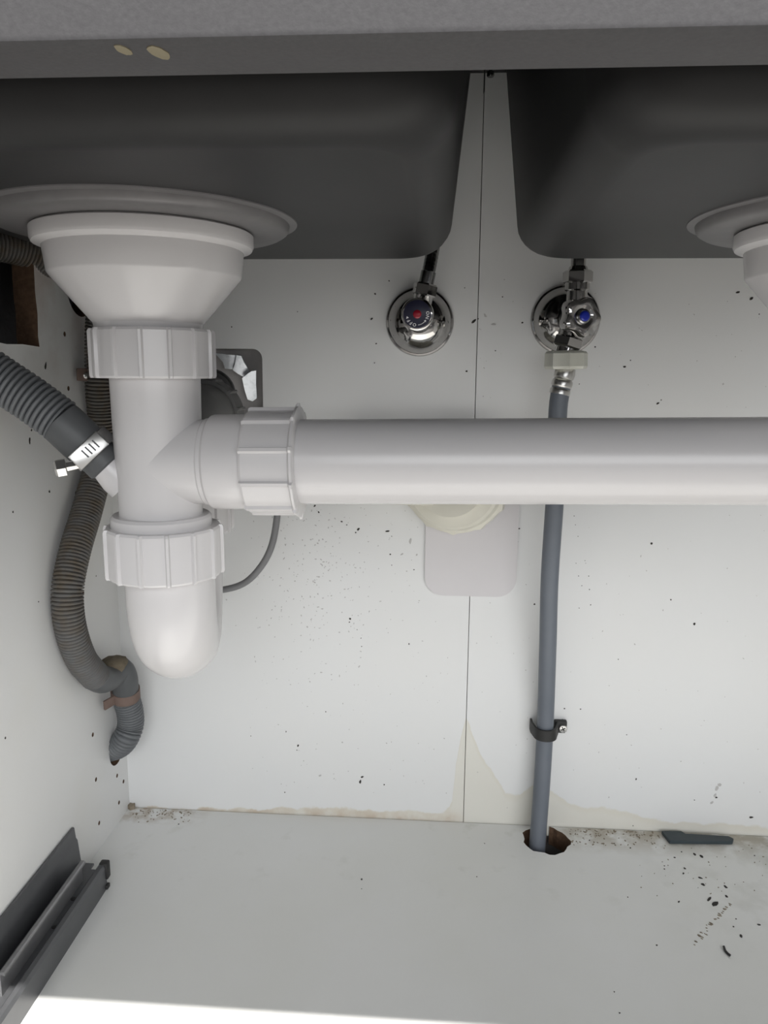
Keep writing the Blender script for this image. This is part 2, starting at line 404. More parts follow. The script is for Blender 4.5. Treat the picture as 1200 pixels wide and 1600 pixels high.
# ------------------------------------------------------------------ front panel over the opening
fp = thing('front_panel', 'satin grey front panel crossing the top of the opening', 'panel', (0.17, -0.493, 0.4647))
obj('board', box(B(), (-0.9, Y_F, 0.4647), (XR+0.02, Y_F+0.018, Z_TOP+0.006), 0.0012, 2), 'panel', fp)
for px, py, w in ((193, 77, 0.0020), (248, 81, 0.0027)):
    bm = B(); p = on_z(px, py, 0.4647); splat(bm, p, (0, 0, -1), w*0.62, 22, 0.0002, 1.9, 0.2, 0.9, 1.04); obj('glue_spot', bm, 'glue', fp)

# ------------------------------------------------------------------ white waste trap
trap = thing('sink_drain_trap', 'white plastic sink waste with tee, trap bend and long horizontal pipe', 'drain pipe', (DL[0], DL[1], 0.2156))
def strainer(dc, parent):
    bm = B()
    lathe(bm, [(0.048, 0.4800), (0.0565, 0.4798), (0.0577, 0.4788), (0.0577, 0.4735), (0.0568, 0.4718), (0.0535, 0.4708), (0.0522, 0.4700), (0.0506, 0.4572), (0.0498, 0.4560),
               (0.0315, 0.4345), (0.0292, 0.4318), (0.0287, 0.4290), (0.0287, 0.4255)], (*dc, 0), n=72)
    return obj('strainer_cup', bm, 'pvc', parent, 28)
def rib_nut(c, axis, r, h0, h1, ribs, phase=0.0, lip=None, parent=None, name='coupling_nut', mat='pvc'):
    th = []; st = 2*PI/ribs
    for k in range(ribs):
        for u in (0.0, 0.035, 0.13, 0.185, 0.32, 0.46, 0.6, 0.74, 0.87): th.append(phase + st*(k+u))
    def md(t, i):
        if i in (0, last): return 0
        u = ((t-phase)/st) % 1.0
        if u > 0.999: u = 0
        return 0.0017 if 0.03 < u < 0.14 else 0.0
    prof = [(r-0.0022, h0), (r-0.0006, h0), (r, h0+0.0012)]
    if lip: prof = [(r-0.002, h0), (r-0.0006, h0), (r, h0+0.0012), (r, h1-lip), (r+0.0022, h1-lip+0.0012), (r+0.0022, h1-0.0006), (r, h1), (r-0.004, h1)]
    else: prof += [(r, h1-0.0014), (r-0.0008, h1), (r-0.0022, h1)]
    last = len(prof)-1
    bm = B(); lathe(bm, prof, c, axis, thetas=th, mod=md)
    return obj(name, bm, mat, parent, 22)
strainer(DL, trap)
rib_nut((-0.1567, -0.224, 0), (0, 0, 1), 0.0322, 0.4026, 0.4288, 14, 0.12, parent=trap)
# tee body
bm = B()
AX = Vector((-0.1562, -0.224, 0))
lathe(bm, [(0.0245, 0.415), (0.0245, 0.402), (0.0240, 0.36), (0.0232, 0.330), (0.0232, 0.324)], AX, n=56)
lathe(bm, [(0.0268, 0.326), (0.0282, 0.3245), (0.0282, 0.3195), (0.0262, 0.316)], AX, n=56)
PZ0, PZ1 = 0.3567, 0.3622                       # pipe axis climbs slightly to the right
pdir = Vector((0.33, 0, PZ1-PZ0)).normalized()
pc = Vector((-0.1562, -0.224, PZ0-0.001))
lathe(bm, [(0.0238, 0.0), (0.0238, 0.0275), (0.0245, 0.0285), (0.0246, 0.0305), (0.0262, 0.0320), (0.0266, 0.0335), (0.0266, 0.0540), (0.0255, 0.055)], pc, pdir, 56)
obj('tee_body', bm, 'pvc', trap, 30)
rib_nut(pc + pdir*0.0525, pdir, 0.0287, 0.0, 0.0292, 10, 0.25, lip=0.003, parent=trap)
bm = B(); lathe(bm, [(0.0236, 0.070), (0.0236, 0.368)], pc, pdir, 64); obj('horizontal_pipe', bm, 'pvc', trap)
# hose nipple on the left of the tee
nd = (on_y(112, 685, -0.236) - on_y(190, 745, -0.226)).normalized()
nb0 = on_y(197, 750, -0.226)
bm = B(); lathe(bm, [(0.0125, 0.0), (0.0118, 0.006), (0.0095, 0.0135), (0.0092, 0.024), (0.0085, 0.0245)], nb0, nd, 32); obj('hose_nipple', bm, 'pvc', trap)
# lower nut and trap bend
rib_nut((-0.1553, -0.224, 0), (0, 0, 1), 0.0322, 0.2908, 0.3195, 14, 0.35, parent=trap)
FLEG = Vector((-0.1527, -0.224, 0)); BLEG = Vector((-0.1715, -0.142, 0))
pts = [FLEG+Vector((0, 0, 0.30)), FLEG+Vector((0, 0, 0.284))]
rb = (BLEG-FLEG).length/2; mid = (FLEG+BLEG)/2; hd = (BLEG-FLEG).normalized(); ZC = 0.2815
for k in range(1, 24):
    q = PI*k/24; pts.append(mid - hd*rb*math.cos(q) + Vector((0, 0, ZC - rb*math.sin(q))))
pts += [BLEG+Vector((0, 0, 0.287)), BLEG+Vector((0, 0, 0.33))]
bm = B(); tube(bm, pts, 0.0255, 48); obj('trap_bend', bm, 'pvc', trap, 40)
rib_nut((BLEG.x, BLEG.y, 0), (0, 0, 1), 0.0325, 0.2990, 0.3260, 14, 0.1, parent=trap)
pts = [BLEG+Vector((0, 0, 0.315)), BLEG+Vector((0, 0, 0.335))]
for k in range(0, 13):
    q = PI/2*k/12; pts.append(BLEG + Vector((0.0, 0.028*(1-math.cos(q)), 0.345+0.028*math.sin(q))))
pts += [BLEG+Vector((-0.002, 0.07, 0.374))]
bm = B(); tube(bm, pts, 0.0235, 40); obj('outlet_elbow', bm, 'greypipe', trap, 40)
o2 = BLEG+Vector((-0.002, 0.060, 0.374))
rib_nut(o2, (0, 1, 0), 0.0265, 0.0, 0.020, 12, 0.3, parent=trap, mat='greypipe')
# waste of the right-hand bowl, joined to the same pipe
strainer(DR, trap)
rib_nut((DR[0], DR[1], 0), (0, 0, 1), 0.0322, 0.4026, 0.4288, 14, 0.12, parent=trap)
bm = B(); pe = pc + pdir*((DR[0]-pc.x)/pdir.x)
lathe(bm, [(0.0245, 0.416), (0.0245, pe.z-0.016), (0.0225, pe.z-0.025), (0.014, pe.z-0.029)], (DR[0], DR[1], 0), n=48)
obj('tailpiece', bm, 'pvc', trap)

# ------------------------------------------------------------------ wall outlet in the cut-out
wo = thing('wall_drain_outlet', 'dark grey drain outlet with black rubber collar in the wall cut-out', 'drain outlet', (-0.180, 0.0, 0.376))
oc = Vector((-0.1900, -0.0, 0.3900)); od = Vector((0.16, -0.9, -0.12)).normalized()
bm = B(); lathe(bm, [(0.0165, -0.0), (0.0165, 0.080), (0.015, 0.0805)], oc, od, 40); obj('pipe', bm, 'greypipe', wo)
bm = B(); lathe(bm, [(0.0165, -0.004), (0.0195, -0.003), (0.0205, 0.0), (0.0205, 0.008), (0.0195, 0.0105), (0.0165, 0.011)], oc+od*0.012, od, 40); obj('collar', bm, 'rubber', wo)
# bright patch in the cut-out, built as glossy flaps tilted to reflect sunlit floor
pp = thing('bright_patch', 'bright torn white patch inside the wall cut-out, made as tilted reflecting flaps', 'sheet', (-0.165, 0.012, 0.375))
def patch(px, y0):
    ps = [on_y(x, y, y0) for x, y in px]; zt = max(p.z for p in ps); xl = min(p.x for p in ps)
    bm = B(); a = []; b = []
    for p in ps:                                   # each flap leans back and sideways to reflect the sunlit floor
        q = Vector((p.x, y0 + (zt-p.z)*0.42 + (p.x-xl)*0.22 + random.uniform(-.0004, .0004), p.z)); b.append(bm.verts.new(q)); a.append(bm.verts.new(q+Vector((0, 0.0012, 0.0004))))
    rings_to_faces(bm, [a, b]); return bm
for px in ([(336, 552), (368, 555), (366, 563), (363, 568), (359, 577), (348, 576), (346, 566)],
           [(369, 555), (376, 556), (379, 566), (384, 576), (386, 582), (383, 588), (376, 589), (368, 584), (361, 578), (365, 569)],
           [(377, 591), (386, 584), (392, 580), (399, 579), (397, 600), (396, 623), (389, 628), (382, 625), (379, 610)]):
    obj('flap', patch(px, 0.0075), 'reflector', pp, 30)

# ------------------------------------------------------------------ grey dishwasher hose at the tee
hz = thing('drain_hose', 'thick grey corrugated hose running in from the left to the white tee', 'hose', tuple(on_y(110, 690, -0.236)))
hp = [on_y(-190, 485, -0.262), on_y(-120, 520, -0.252), on_y(-60, 553, -0.246), on_y(0, 592, -0.241), on_y(50, 625, -0.238), on_y(94, 657, -0.236)]
bm = B(); corrugated(bm, hp, 0.0128, 0.0031, 0.0026, 26); obj('corrugated_hose', bm, 'greyhose', hz, 60)
e0 = on_y(90, 654, -0.236); e1 = nb0 + nd*0.0125
cd_ = (e1-e0).normalized(); cl_ = (e1-e0).length
bm = B(); lathe(bm, [(0.010, 0.0), (0.0120, 0.001), (0.0124, 0.004), (0.0124, 0.020), (0.0112, 0.027), (0.0112, cl_-0.001), (0.0100, cl_)], e0, cd_, 40); obj('cuff', bm, 'cuff', hz)
# worm-drive clamp around the cuff
hc = thing('hose_clamp', 'shiny steel hose clamp tightened on the grey hose cuff', 'clamp', tuple(e0+cd_*0.022))
kc = e0 + cd_*(cl_*0.66)
bm = B(); lathe(bm, [(0.0112, -0.0046), (0.0122, -0.0046), (0.0122, 0.0046), (0.0112, 0.0046)], kc, cd_, 48); obj('band', bm, 'steel', hc)
toc = (CP-kc); toc = (toc - cd_*toc.dot(cd_)).normalized()      # outward towards the opening
tan_ = cd_.cross(toc).normalized()
if tan_.z > 0: tan_ = -tan_
hcn = kc + toc*0.0128 + tan_*0.001
bm = B(); obox(bm, hcn, cd_, tan_, toc, 0.0100, 0.0205, 0.0016, 0.0007); hp_ = obj('strap_end', bm, 'steel', hc)
for k in range(4):
    bm = B(); obox(bm, hcn + toc*0.0006 + tan_*(-0.0052+0.0026*k), cd_, tan_, toc, 0.0052, 0.0009, 0.0007); obj('slot', bm, 'cuff', hp_)
sc_ = kc + tan_*0.0150 + toc*0.0050
bm = B(); lathe(bm, [(0.0022, -0.006), (0.0026, 0.0), (0.0050, 0.0005), (0.0050, 0.0050), (0.0038, 0.0062), (0.0008, 0.0058)], sc_-cd_*0.002 + tan_*0.0005, (tan_*0.75 - cd_*0.5).normalized(), 6); obj('screw', bm, 'steel', hc, 20)
bm = B(); obox(bm, kc + toc*0.0095 - tan_*0.0098, cd_, (tan_*0.8+toc*0.6).normalized(), (toc*0.8-tan_*0.6).normalized(), 0.0090, 0.0085, 0.0042, 0.0008); obj('screw_housing', bm, 'darkchrome', hc)

# ------------------------------------------------------------------ dusty corrugated hose down the left side panel
dh = thing('dusty_hose', 'dusty brown-grey corrugated hose running down the left side panel into a hole', 'hose', (-0.27, -0.05, 0.07))
XH = XL+0.0125
tp = [on_y(-150, 335, -0.17), on_y(-60, 372, -0.14), on_y(20, 386, -0.112), on_y(82, 409, -0.088), on_y(128, 432, -0.066), on_y(156, 470, -0.048), Vector((XH+0.003, -0.042, 0.430)),
      on_x(156, 600, XH+0.001), on_x(160, 650, XH), on_x(163, 700, XH), on_x(149, 750, XH), on_x(134, 805, XH), on_x(117, 862, XH), on_x(106, 920, XH), on_x(109, 975, XH), on_x(126, 1028, XH), on_x(150, 1058, XH+0.001)]
bm = B(); corrugated(bm, tp, 0.0116, 0.0027, 0.0024, 22); obj('upper_hose', bm, 'dusty', dh, 60)
ep = [on_x(148, 1057, XH+0.001), on_x(160, 1062, XH+0.002), on_x(174, 1056, XH+0.003), on_x(186, 1046, XH+0.006), on_x(194, 1058, XH+0.008), on_x(196, 1078, XH+0.006), on_x(197, 1092, XH+0.004)]
bm = B(); tube(bm, catmull(ep, 0.003), 0.0110, 24); el = obj('elbow', bm, 'cuff', dh, 50)
bm = B(); q = on_x(177, 1040, XH+0.004)
lathe(bm, [(0.0002, 0.0065), (0.005, 0.0062), (0.0095, 0.0042), (0.0115, 0.0), (0.008, -0.006)], q + Vector((0, 0, 0.001)), (-0.1, -0.1, 1), 18, mod=lambda t, i: 0.0010*math.sin(3*t+i)+0.0006*math.sin(7*t))
obj('dust_cake', bm, 'dust', el, 60)
lp = [on_x(197, 1090, XH+0.004), on_x(203, 1112, XH+0.005), on_x(204, 1132, XH+0.004), on_x(198, 1150, XH+0.001), on_x(188, 1163, XH-0.006), Vector((XL-0.006, -0.0225, 0.0705)), Vector((XL-0.030, -0.021, 0.0640))]
bm = B(); corrugated(bm, lp, 0.0116, 0.0027, 0.0024, 22); obj('lower_hose', bm, 'greyhose', dh, 60)
# its two brown straps
def strap(label, c, axis, r, w, tab_dir, tab_len, screw_at):
    s = thing('hose_strap', label, 'strap', tuple(c), 'brown straps on the dusty hose')
    bm = B(); lathe(bm, [(r-0.0012, -w/2), (r, -w/2), (r, w/2), (r-0.0012, w/2)], c, axis, 40); obj('band', bm, 'brownstrap', s)
    a = Vector(axis).normalized(); t = Vector(tab_dir).normalized(); t = (t-a*t.dot(a)).normalized(); nn = a.cross(t)
    bm = B(); obox(bm, Vector(c)+t*(r+tab_len/2-0.003)+nn*0.0, t, a, nn, tab_len, w, 0.0022, 0.0008); tb = obj('tab', bm, 'brownstrap', s)
    return s, Vector(c)+t*(r+tab_len-0.006), nn
c0 = on_x(196, 1083, XH+0.005); ax0 = (on_x(198, 1105, XH+0.004)-on_x(195, 1062, XH+0.007))
strap('brown strap with a bent tab holding the hose above the lower hole', c0, ax0, 0.0123, 0.0095, on_x(150, 1092, XL+0.004)-c0, 0.013, None)
c1_ = on_x(158, 586, XH+0.001)
s, sp, nn = strap('brown screwed strap holding the hose beside the white waste', c1_, (0, 0.02, 1), 0.0123, 0.0098, Vector((XL+0.004, c1_.y-0.02, c1_.z))-c1_, 0.014, None)
bm = B(); q = on_x(134, 587, XL+0.0075); lathe(bm, [(0.0022, 0), (0.0024, 0.001), (0.0012, 0.0018)], q, (0.8, -0.6, 0), 16); obj('screw', bm, 'steel', s)

# thin grey cable behind the trap
cb = obj('grey_cable', tube(B(), catmull([on_y(428, 700, -0.045), on_y(434, 770, -0.045), on_y(432, 815, -0.045), on_y(423, 857, -0.045), on_y(405, 889, -0.042), on_y(380, 912, -0.038), on_y(345, 922, -0.032), on_y(300, 925, -0.022), on_y(262, 930, -0.008)], 0.004), 0.0028, 16), 'cable')
tag(cb, 'thin grey cable curving out from behind the white trap', 'cable')

# ------------------------------------------------------------------ shut-off valves
def rosette(c, parent):
    bm = B(); lathe(bm, [(0.0275, 0.0), (0.0278, 0.0012), (0.0270, 0.0026), (0.0258, 0.0030), (0.0254, 0.0042), (0.0243, 0.0062), (0.0215, 0.0098), (0.0185, 0.0132), (0.0150, 0.0160), (0.0115, 0.0178), (0.0098, 0.0184), (0.0092, 0.020)], c, (0, -1, 0), 64)
    return obj('rosette', bm, 'chrome', parent, 40)
def hexnut(bm, c, axis, r, h, ph=0.0):
    lathe(bm, [(r*0.86, 0), (r, h*0.14), (r, h*0.86), (r*0.86, h)], c, axis, thetas=[ph+PI/3*k for k in range(6)])
# red-marked valve
RV = Vector((-0.0150, 0.0, 0.4474))
rv = thing('angle_valve', 'chrome angle valve with a red dot and ON OFF lettering', 'valve', tuple(RV), 'chrome shut-off valves on the back wall')
rosette(RV, rv)
RC = RV+Vector((0.0, -0.034, 0.0))
bm = B(); lathe(bm, [(0.0088, 0.012), (0.0088, 0.046), (0.0095, 0.047)], RV, (0, -1, 0), 32)
rd = Vector((0.20, 0, 1)).normalized()
lathe(bm, [(0.0075, 0.0), (0.0075, 0.019), (0.0082, 0.020)], RC, rd, 28); obj('body', bm, 'chrome', rv)
bm = B(); hexnut(bm, RC+rd*0.0175, rd, 0.0095, 0.0095, 0.3); obj('compression_nut', bm, 'chrome', rv, 20)
HC = RV+Vector((-0.0003, -0.044, 0.0028)); hax = Vector((-0.02, -1, -0.06)).normalized()
bm = B(); lathe(bm, [(0.0085, 0.0), (0.0118, 0.002), (0.0122, 0.004), (0.0122, 0.012), (0.0118, 0.0136), (0.0108, 0.0142), (0.002, 0.0145)], HC, hax, 48); hd_ = obj('handle', bm, 'chrome', rv, 30)
a, b, w = basis(hax)
hx = Vector((1, 0, 0)); hx = (hx - w*hx.dot(w)).normalized(); hy = w.cross(hx)
if hy.z < 0: hy = -hy
fc = HC + w*0.0143
bm = B(); lathe(bm, [(0.0103, 0.0), (0.0103, 0.0004), (0.0101, 0.0005)], fc, w, 40); dial = obj('dial', bm, 'navy', rv, 30)
bm = B(); lathe(bm, [(0.0031, 0), (0.0031, 0.0008), (0.0024, 0.0013), (0.0004, 0.0015)], fc, w, 24); tag(obj('red_dot', bm, 'red', rv), 'red dot')
def letter(ch, ang, rad, size):
    cu = bpy.data.curves.new('txt', 'FONT'); cu.body = ch; cu.size = size; cu.align_x = 'CENTER'; cu.align_y = 'CENTER'; cu.extrude = 0.00006; cu.resolution_u = 2; cu.offset = 0.00008
    t = bpy.data.objects.new('txt', cu); COL.objects.link(t)
    dg = bpy.context.evaluated_depsgraph_get(); me = bpy.data.meshes.new_from_object(t.evaluated_get(dg))
    bm = B(); bm.from_mesh(me); bpy.data.objects.remove(t); bpy.data.curves.remove(cu); bpy.data.meshes.remove(me)
    q = math.radians(ang); r_ = q - PI/2
    X = hx*math.cos(r_)+hy*math.sin(r_); Y = -hx*math.sin(r_)+hy*math.cos(r_); c = fc + (hx*math.cos(q)+hy*math.sin(q))*rad + w*0.0007
    bm.transform(Matrix(((X.x, Y.x, w.x, c.x), (X.y, Y.y, w.y, c.y), (X.z, Y.z, w.z, c.z), (0, 0, 0, 1)))); return bm
bm = B()
for ch, ang in (('O', 6), ('N', -16), ('O', -104), ('F', -125), ('F', -143)): add(bm, letter(ch, ang, 0.0078, 0.0034))
def dpt(ang, rad, h=0.0008): q = math.radians(ang); return fc + (hx*math.cos(q)+hy*math.sin(q))*rad + w*h
tube(bm, [dpt(-40-3*k, 0.0078) for k in range(16)], 0.00025, 6)
def tri(p):
    vs = [bm.verts.new(x) for x in p]; bm.faces.new(vs)
tri([dpt(-31, 0.0078), dpt(-42, 0.0088), dpt(-42, 0.0068)]); tri([dpt(-170, 0.0078), dpt(-157, 0.0089), dpt(-157, 0.0067)])
obj('lettering', bm, 'print', dial, smooth=False)
tb0 = RC+rd*0.024
rt = thing('supply_tube', 'thin dark metal hose rising from the red-dot valve behind the left bowl', 'tube', tuple(tb0))
bm = B(); corrugated(bm, [tb0, tb0+rd*0.012, Vector((-0.005, -0.030, 0.50)), Vector((0.004, -0.028, 0.56)), Vector((0.006, -0.026, Z_TOP))], 0.0052, 0.0032, 0.0002, 18); obj('braided_hose', bm, 'darkchrome', rt, 50)
bm = B(); lathe(bm, [(0.0052, 0.0), (0.0058, 0.0005), (0.0058, 0.012), (0.0052, 0.0125)], tb0, rd, 24); obj('ferrule', bm, 'darkchrome', rt)
# blue-marked valve
BV = Vector((0.1026, 0.0, 0.4493))
bv = thing('angle_valve', 'chrome angle valve with a blue dot and a hose connected below', 'valve', tuple(BV), 'chrome shut-off valves on the back wall')
rosette(BV, bv)
BC = Vector((0.1048, -0.036, 0.4500))
bd = Vector((0.0, 0, 1)); dd = Vector((-0.26, -0.05, -1)).normalized()
bm = B(); lathe(bm, [(0.0095, 0.010), (0.0095, 0.046)], BV+Vector((0.002, 0, 0)), (0, -1, 0), 32)
lathe(bm, [(0.0078, 0.0), (0.0078, 0.018), (0.0092, 0.019), (0.0092, 0.0265), (0.0085, 0.027)], BC, bd, 28)
lathe(bm, [(0.0088, 0.0), (0.0080, 0.012), (0.0080, 0.030)], BC, dd, 28); hexnut(bm, BC+dd*0.0165, dd, 0.0118, 0.0085, 0.1)
lathe(bm, [(0.0128, 0.0), (0.0150, 0.004), (0.0150, 0.010), (0.010, 0.014)], BV+Vector((0.0045, -0.027, -0.0015)), (0.1, -1, 0), 40); obj('body', bm, 'chrome', bv)
bm = B(); hexnut(bm, BC+bd*0.0235, bd, 0.0112, 0.0098, 0.26); obj('compression_nut', bm, 'chrome', bv, 20)
kax = Vector((0.30, -1, 0.02)).normalized(); KC = Vector((0.1020, -0.0445, 0.4478))
bm = B(); lathe(bm, [(0.007, 0.0), (0.0130, 0.003), (0.0138, 0.005), (0.0138, 0.013), (0.0128, 0.0152), (0.0105, 0.0160), (0.0075, 0.0158), (0.006, 0.0150)], KC, kax, 60, mod=lambda t, i: (0.0016*math.cos(5*t+0.6) if 1 <= i <= 5 else 0))
obj('star_handle', bm, 'chrome', bv, 40)
bm = B(); lathe(bm, [(0.0052, 0.0145), (0.0052, 0.0165), (0.0042, 0.0172)], KC, kax, 24); obj('dot_ring', bm, 'darkchrome', bv)
bm = B(); lathe(bm, [(0.0038, 0.016), (0.0038, 0.0178), (0.0028, 0.0187), (0.0004, 0.0190)], KC, kax, 24); tag(obj('blue_dot', bm, 'blue', bv), 'blue dot')
bt0 = BC+bd*0.032
bt = thing('supply_tube', 'thin chrome tube rising from the blue-dot valve behind the right bowl', 'tube', tuple(bt0))
bm = B(); tube(bm, catmull([bt0, bt0+bd*0.02, Vector((0.106, -0.034, 0.53)), Vector((0.108, -0.030, Z_TOP))], 0.004), 0.0056, 20); obj('tube', bm, 'chrome', bt)
bm = B(); lathe(bm, [(0.0056, 0), (0.0076, 0.001), (0.0066, 0.004), (0.0056, 0.0045)], bt0, bd, 24); obj('ferrule', bm, 'chrome', bt)

# grey water hose with cream union nut, down through the floor
gh = thing('water_hose', 'blue-grey water hose with cream nut dropping from the blue valve through the floor', 'hose', (0.0975, -0.0215, 0.0))
NC = on_y(885, 548, -0.042); NB = on_y(884, 577, -0.042); na = (NB-NC).normalized(); nl = (NB-NC).length
bm = B()
th = []
for k in range(8):
    for u in (0.0, 0.06, 0.5, 0.94): th.append(2*PI/8*(k+u))
def nmod(t, i):
    u = abs(((t/(2*PI/8)) % 1.0) - 0.5)          # 0.5 at a corner, 0 mid-flat
    return 0.0 if i in (0, 5) else -0.0012 + 0.0024*min(1.0, u/0.5)**2
lathe(bm, [(0.0115, 0.0), (0.0136, 0.0004), (0.0150, 0.0020), (0.0152, nl-0.0022), (0.0142, nl-0.0003), (0.0115, nl)], NC, na, thetas=th, mod=nmod); obj('union_nut', bm, 'nutplast', gh, 20)
FB = on_y(874, 616, -0.043); fa = (FB-NB).normalized(); L = (FB-NB).length
bm = B(); lathe(bm, [(0.0070, -0.001), (0.0076, 0.001), (0.0080, 0.004), (0.0077, 0.0066), (0.0067, 0.0076), (0.0077, 0.0088), (0.0081, 0.0105), (0.0079, 0.0130), (0.0068, 0.0145), (0.0076, 0.0156), (0.0079, 0.0165), (0.0078, L), (0.0066, L+0.0003)], NB, fa, 32); obj('crimp_sleeve', bm, 'steel', gh, 30)
hpts = [FB-fa*0.006, on_y(871.5, 645, -0.0430), on_y(868, 760, -0.0415), on_y(859, 900, -0.036), on_y(856, 1010, -0.026), on_y(852, 1130, -0.0155), on_y(847, 1220, -0.0165), on_y(841, 1300, -0.0215), Vector((0.0965, -0.0245, -0.015)), Vector((0.096, -0.026, -0.10))]
bm = B(); tube(bm, catmull(hpts, 0.006), 0.0072, 24); obj('hose', bm, 'bluegrey', gh, 60)
# clip on the back wall
pcx = on_y(852, 1143, -0.0155)
hcl = thing('hose_clip', 'black plastic clip screwed to the back wall around the grey water hose', 'clip', (pcx.x, 0, pcx.z))
bm = B(); rg = []
pth = []
for k in range(17):
    q = math.radians(195 + 160*k/16); pth.append((pcx.x+0.0082*math.cos(q), pcx.y+0.0082*math.sin(q)))
pth = [(pcx.x-0.0100, -0.001), (pcx.x-0.0100, -0.008)] + pth + [(pcx.x+0.0105, -0.0090), (pcx.x+0.0120, -0.0052), (pcx.x+0.0185, -0.0050)]
inner = []
for i, (x, y) in enumerate(pth):
    a_ = pth[max(0, i-1)]; b_ = pth[min(len(pth)-1, i+1)]; dx, dy = b_[0]-a_[0], b_[1]-a_[1]; l_ = math.hypot(dx, dy); inner.append((x+dy/l_*0.0018, y-dx/l_*0.0018))
prism(bm, pth + list(reversed(inner)), 'z', pcx.z-0.0050, pcx.z+0.0050); obj('saddle', bm, 'rubber', hcl, 40)
obj('foot', box(B(), (pcx.x+0.0095, -0.0052, pcx.z-0.0052), (pcx.x+0.0205, 0.0, pcx.z+0.0052), 0.0012), 'rubber', hcl)
sc = Vector((pcx.x+0.0165, -0.0066, pcx.z-0.0005))
bm = B(); lathe(bm, [(0.0036, 0.0), (0.0038, 0.0008), (0.0030, 0.0018), (0.0006, 0.0022)], sc, (0, -1, 0), 24); sw = obj('screw', bm, 'steel', hcl)
for q in (0.5, 0.5+PI/2):
    bm = B(); obox(bm, sc+Vector((0, -0.0021, 0)), (math.cos(q), 0, math.sin(q)), (0, 1, 0), (-math.sin(q), 0, math.cos(q)), 0.0042, 0.0006, 0.0008); obj('slot', bm, 'rubber', sw)

# ------------------------------------------------------------------ white cover plate with capped fitting
cp = thing('cover_plate', 'white rounded cover plate with a cream fitting on the back wall seam', 'cover plate', (0.032, 0, 0.2163))
bm = B(); prism(bm, rrect(-0.0072, 0.0715, 0.2163, 0.335, 0.0165), 'y', -0.0034, -0.0001); obj('plate', bm, 'plate', cp, 40)
fcn = Vector((0.0190, -0.002, 0.3180)); fax = Vector((-0.22, -1, 0.05)).normalized()
bm = B()
th = [2*PI*k/60 for k in range(60)]
lathe(bm, [(0.0440, 0.0), (0.0450, 0.002), (0.0444, 0.012), (0.0420, 0.0135), (0.0400, 0.0225), (0.0375, 0.0245), (0.032, 0.0255), (0.0280, 0.027), (0.0280, 0.034), (0.02, 0.035)], fcn, fax, thetas=th, mod=lambda t, i: (0.0016 if int(round(t/(2*PI/60))) % 5 == 0 and i in (1, 2) else 0)); obj('fitting_cap', bm, 'cream', cp, 25)
bm = B(); tube(bm, [Vector((0.0, -0.024, 0.321)), Vector((-0.072, -0.026, 0.324))], 0.0225, 32); obj('stub_pipe', bm, 'cream', cp)

# ------------------------------------------------------------------ drawer runner, bottom left
rl = thing('drawer_runner', 'dark grey metal drawer runner fixed low on the left side panel', 'drawer runner', (-0.268, -0.30, 0.0))
YE = -0.485
bm = B(); prof = [(-0.2818, 0.0135), (-0.2818, 0.0498), (-0.2806, 0.0502), (-0.2798, 0.0496), (-0.2798, 0.0400), (-0.2788, 0.038), (-0.2788, 0.0152), (-0.2685, 0.0152), (-0.2685, 0.0135)]
prism(bm, prof, 'y', YE, -0.1120)
for v in bm.verts:                                  # slanted far end
    if v.co.y > -0.2: v.co.y += (v.co.z-0.05)*-0.16
obj('side_flange', bm, 'rail', rl, 30)
bm = B(); prof = [(-0.2685, 0.0100), (-0.2685, 0.0325), (-0.2672, 0.0335), (-0.2648, 0.0335), (-0.2640, 0.0325), (-0.2640, 0.0310), (-0.2662, 0.0318), (-0.2670, 0.0310), (-0.2670, 0.0100)]
prism(bm, prof, 'y', -0.2420, -0.1290); obj('inner_slide', bm, 'lip', rl, 30)
bm = B(); prof = [(-0.2545, 0.0), (-0.2545, 0.0185), (-0.2560, 0.0210), (-0.2590, 0.0215), (-0.2602, 0.0205), (-0.2610, 0.0160), (-0.2680, 0.0160), (-0.2680, 0.0), ]
prism(bm, prof, 'y', YE, -0.1150); obj('floor_rail', bm, 'rail', rl, 30)
obj('end_stop', box(B(), (-0.2600, -0.1165, 0.0080), (-0.2530, -0.1100, 0.0222), 0.0012), 'rubber', rl)
obj('end_tab', box(B(), (-0.2560, -0.1185, 0.0008), (-0.2525, -0.1135, 0.0045), 0.0008), 'rubber', rl)
bm = B(); lathe(bm, [(0.0020, -0.001), (0.0020, 0.0006), (0.0014, 0.0010)], (-0.2645, -0.150, 0.0160), (0, 0, 1), 16); obj('rivet', bm, 'rubber', rl)
bm = B(); lathe(bm, [(0.0016, -0.001), (0.0016, 0.0006), (0.0010, 0.0010)], (-0.2645, -0.180, 0.0160), (0, 0, 1), 16); obj('rivet', bm, 'rubber', rl)

# ------------------------------------------------------------------ dark plastic strip on the floor
sp_px = [(1033, 1303), (1064, 1303), (1070, 1308), (1138, 1311), (1146, 1315), (1144, 1320), (1046, 1319)]
bm = B(); base = [on_z(x, y, 0.0003) for x, y in sp_px]
a = [bm.verts.new(p) for p in base]; b = [bm.verts.new(p+Vector((0, 0, 0.0032))) for p in base]; rings_to_faces(bm, [a, b])
bmesh.ops.bevel(bm, geom=list(bm.edges), offset=0.0005, segments=1, affect='EDGES')
ps = obj('plastic_strip', bm, 'teal', None, 30); tag(ps, 'dark teal plastic strip lying on the floor along the back wall', 'plastic strip')

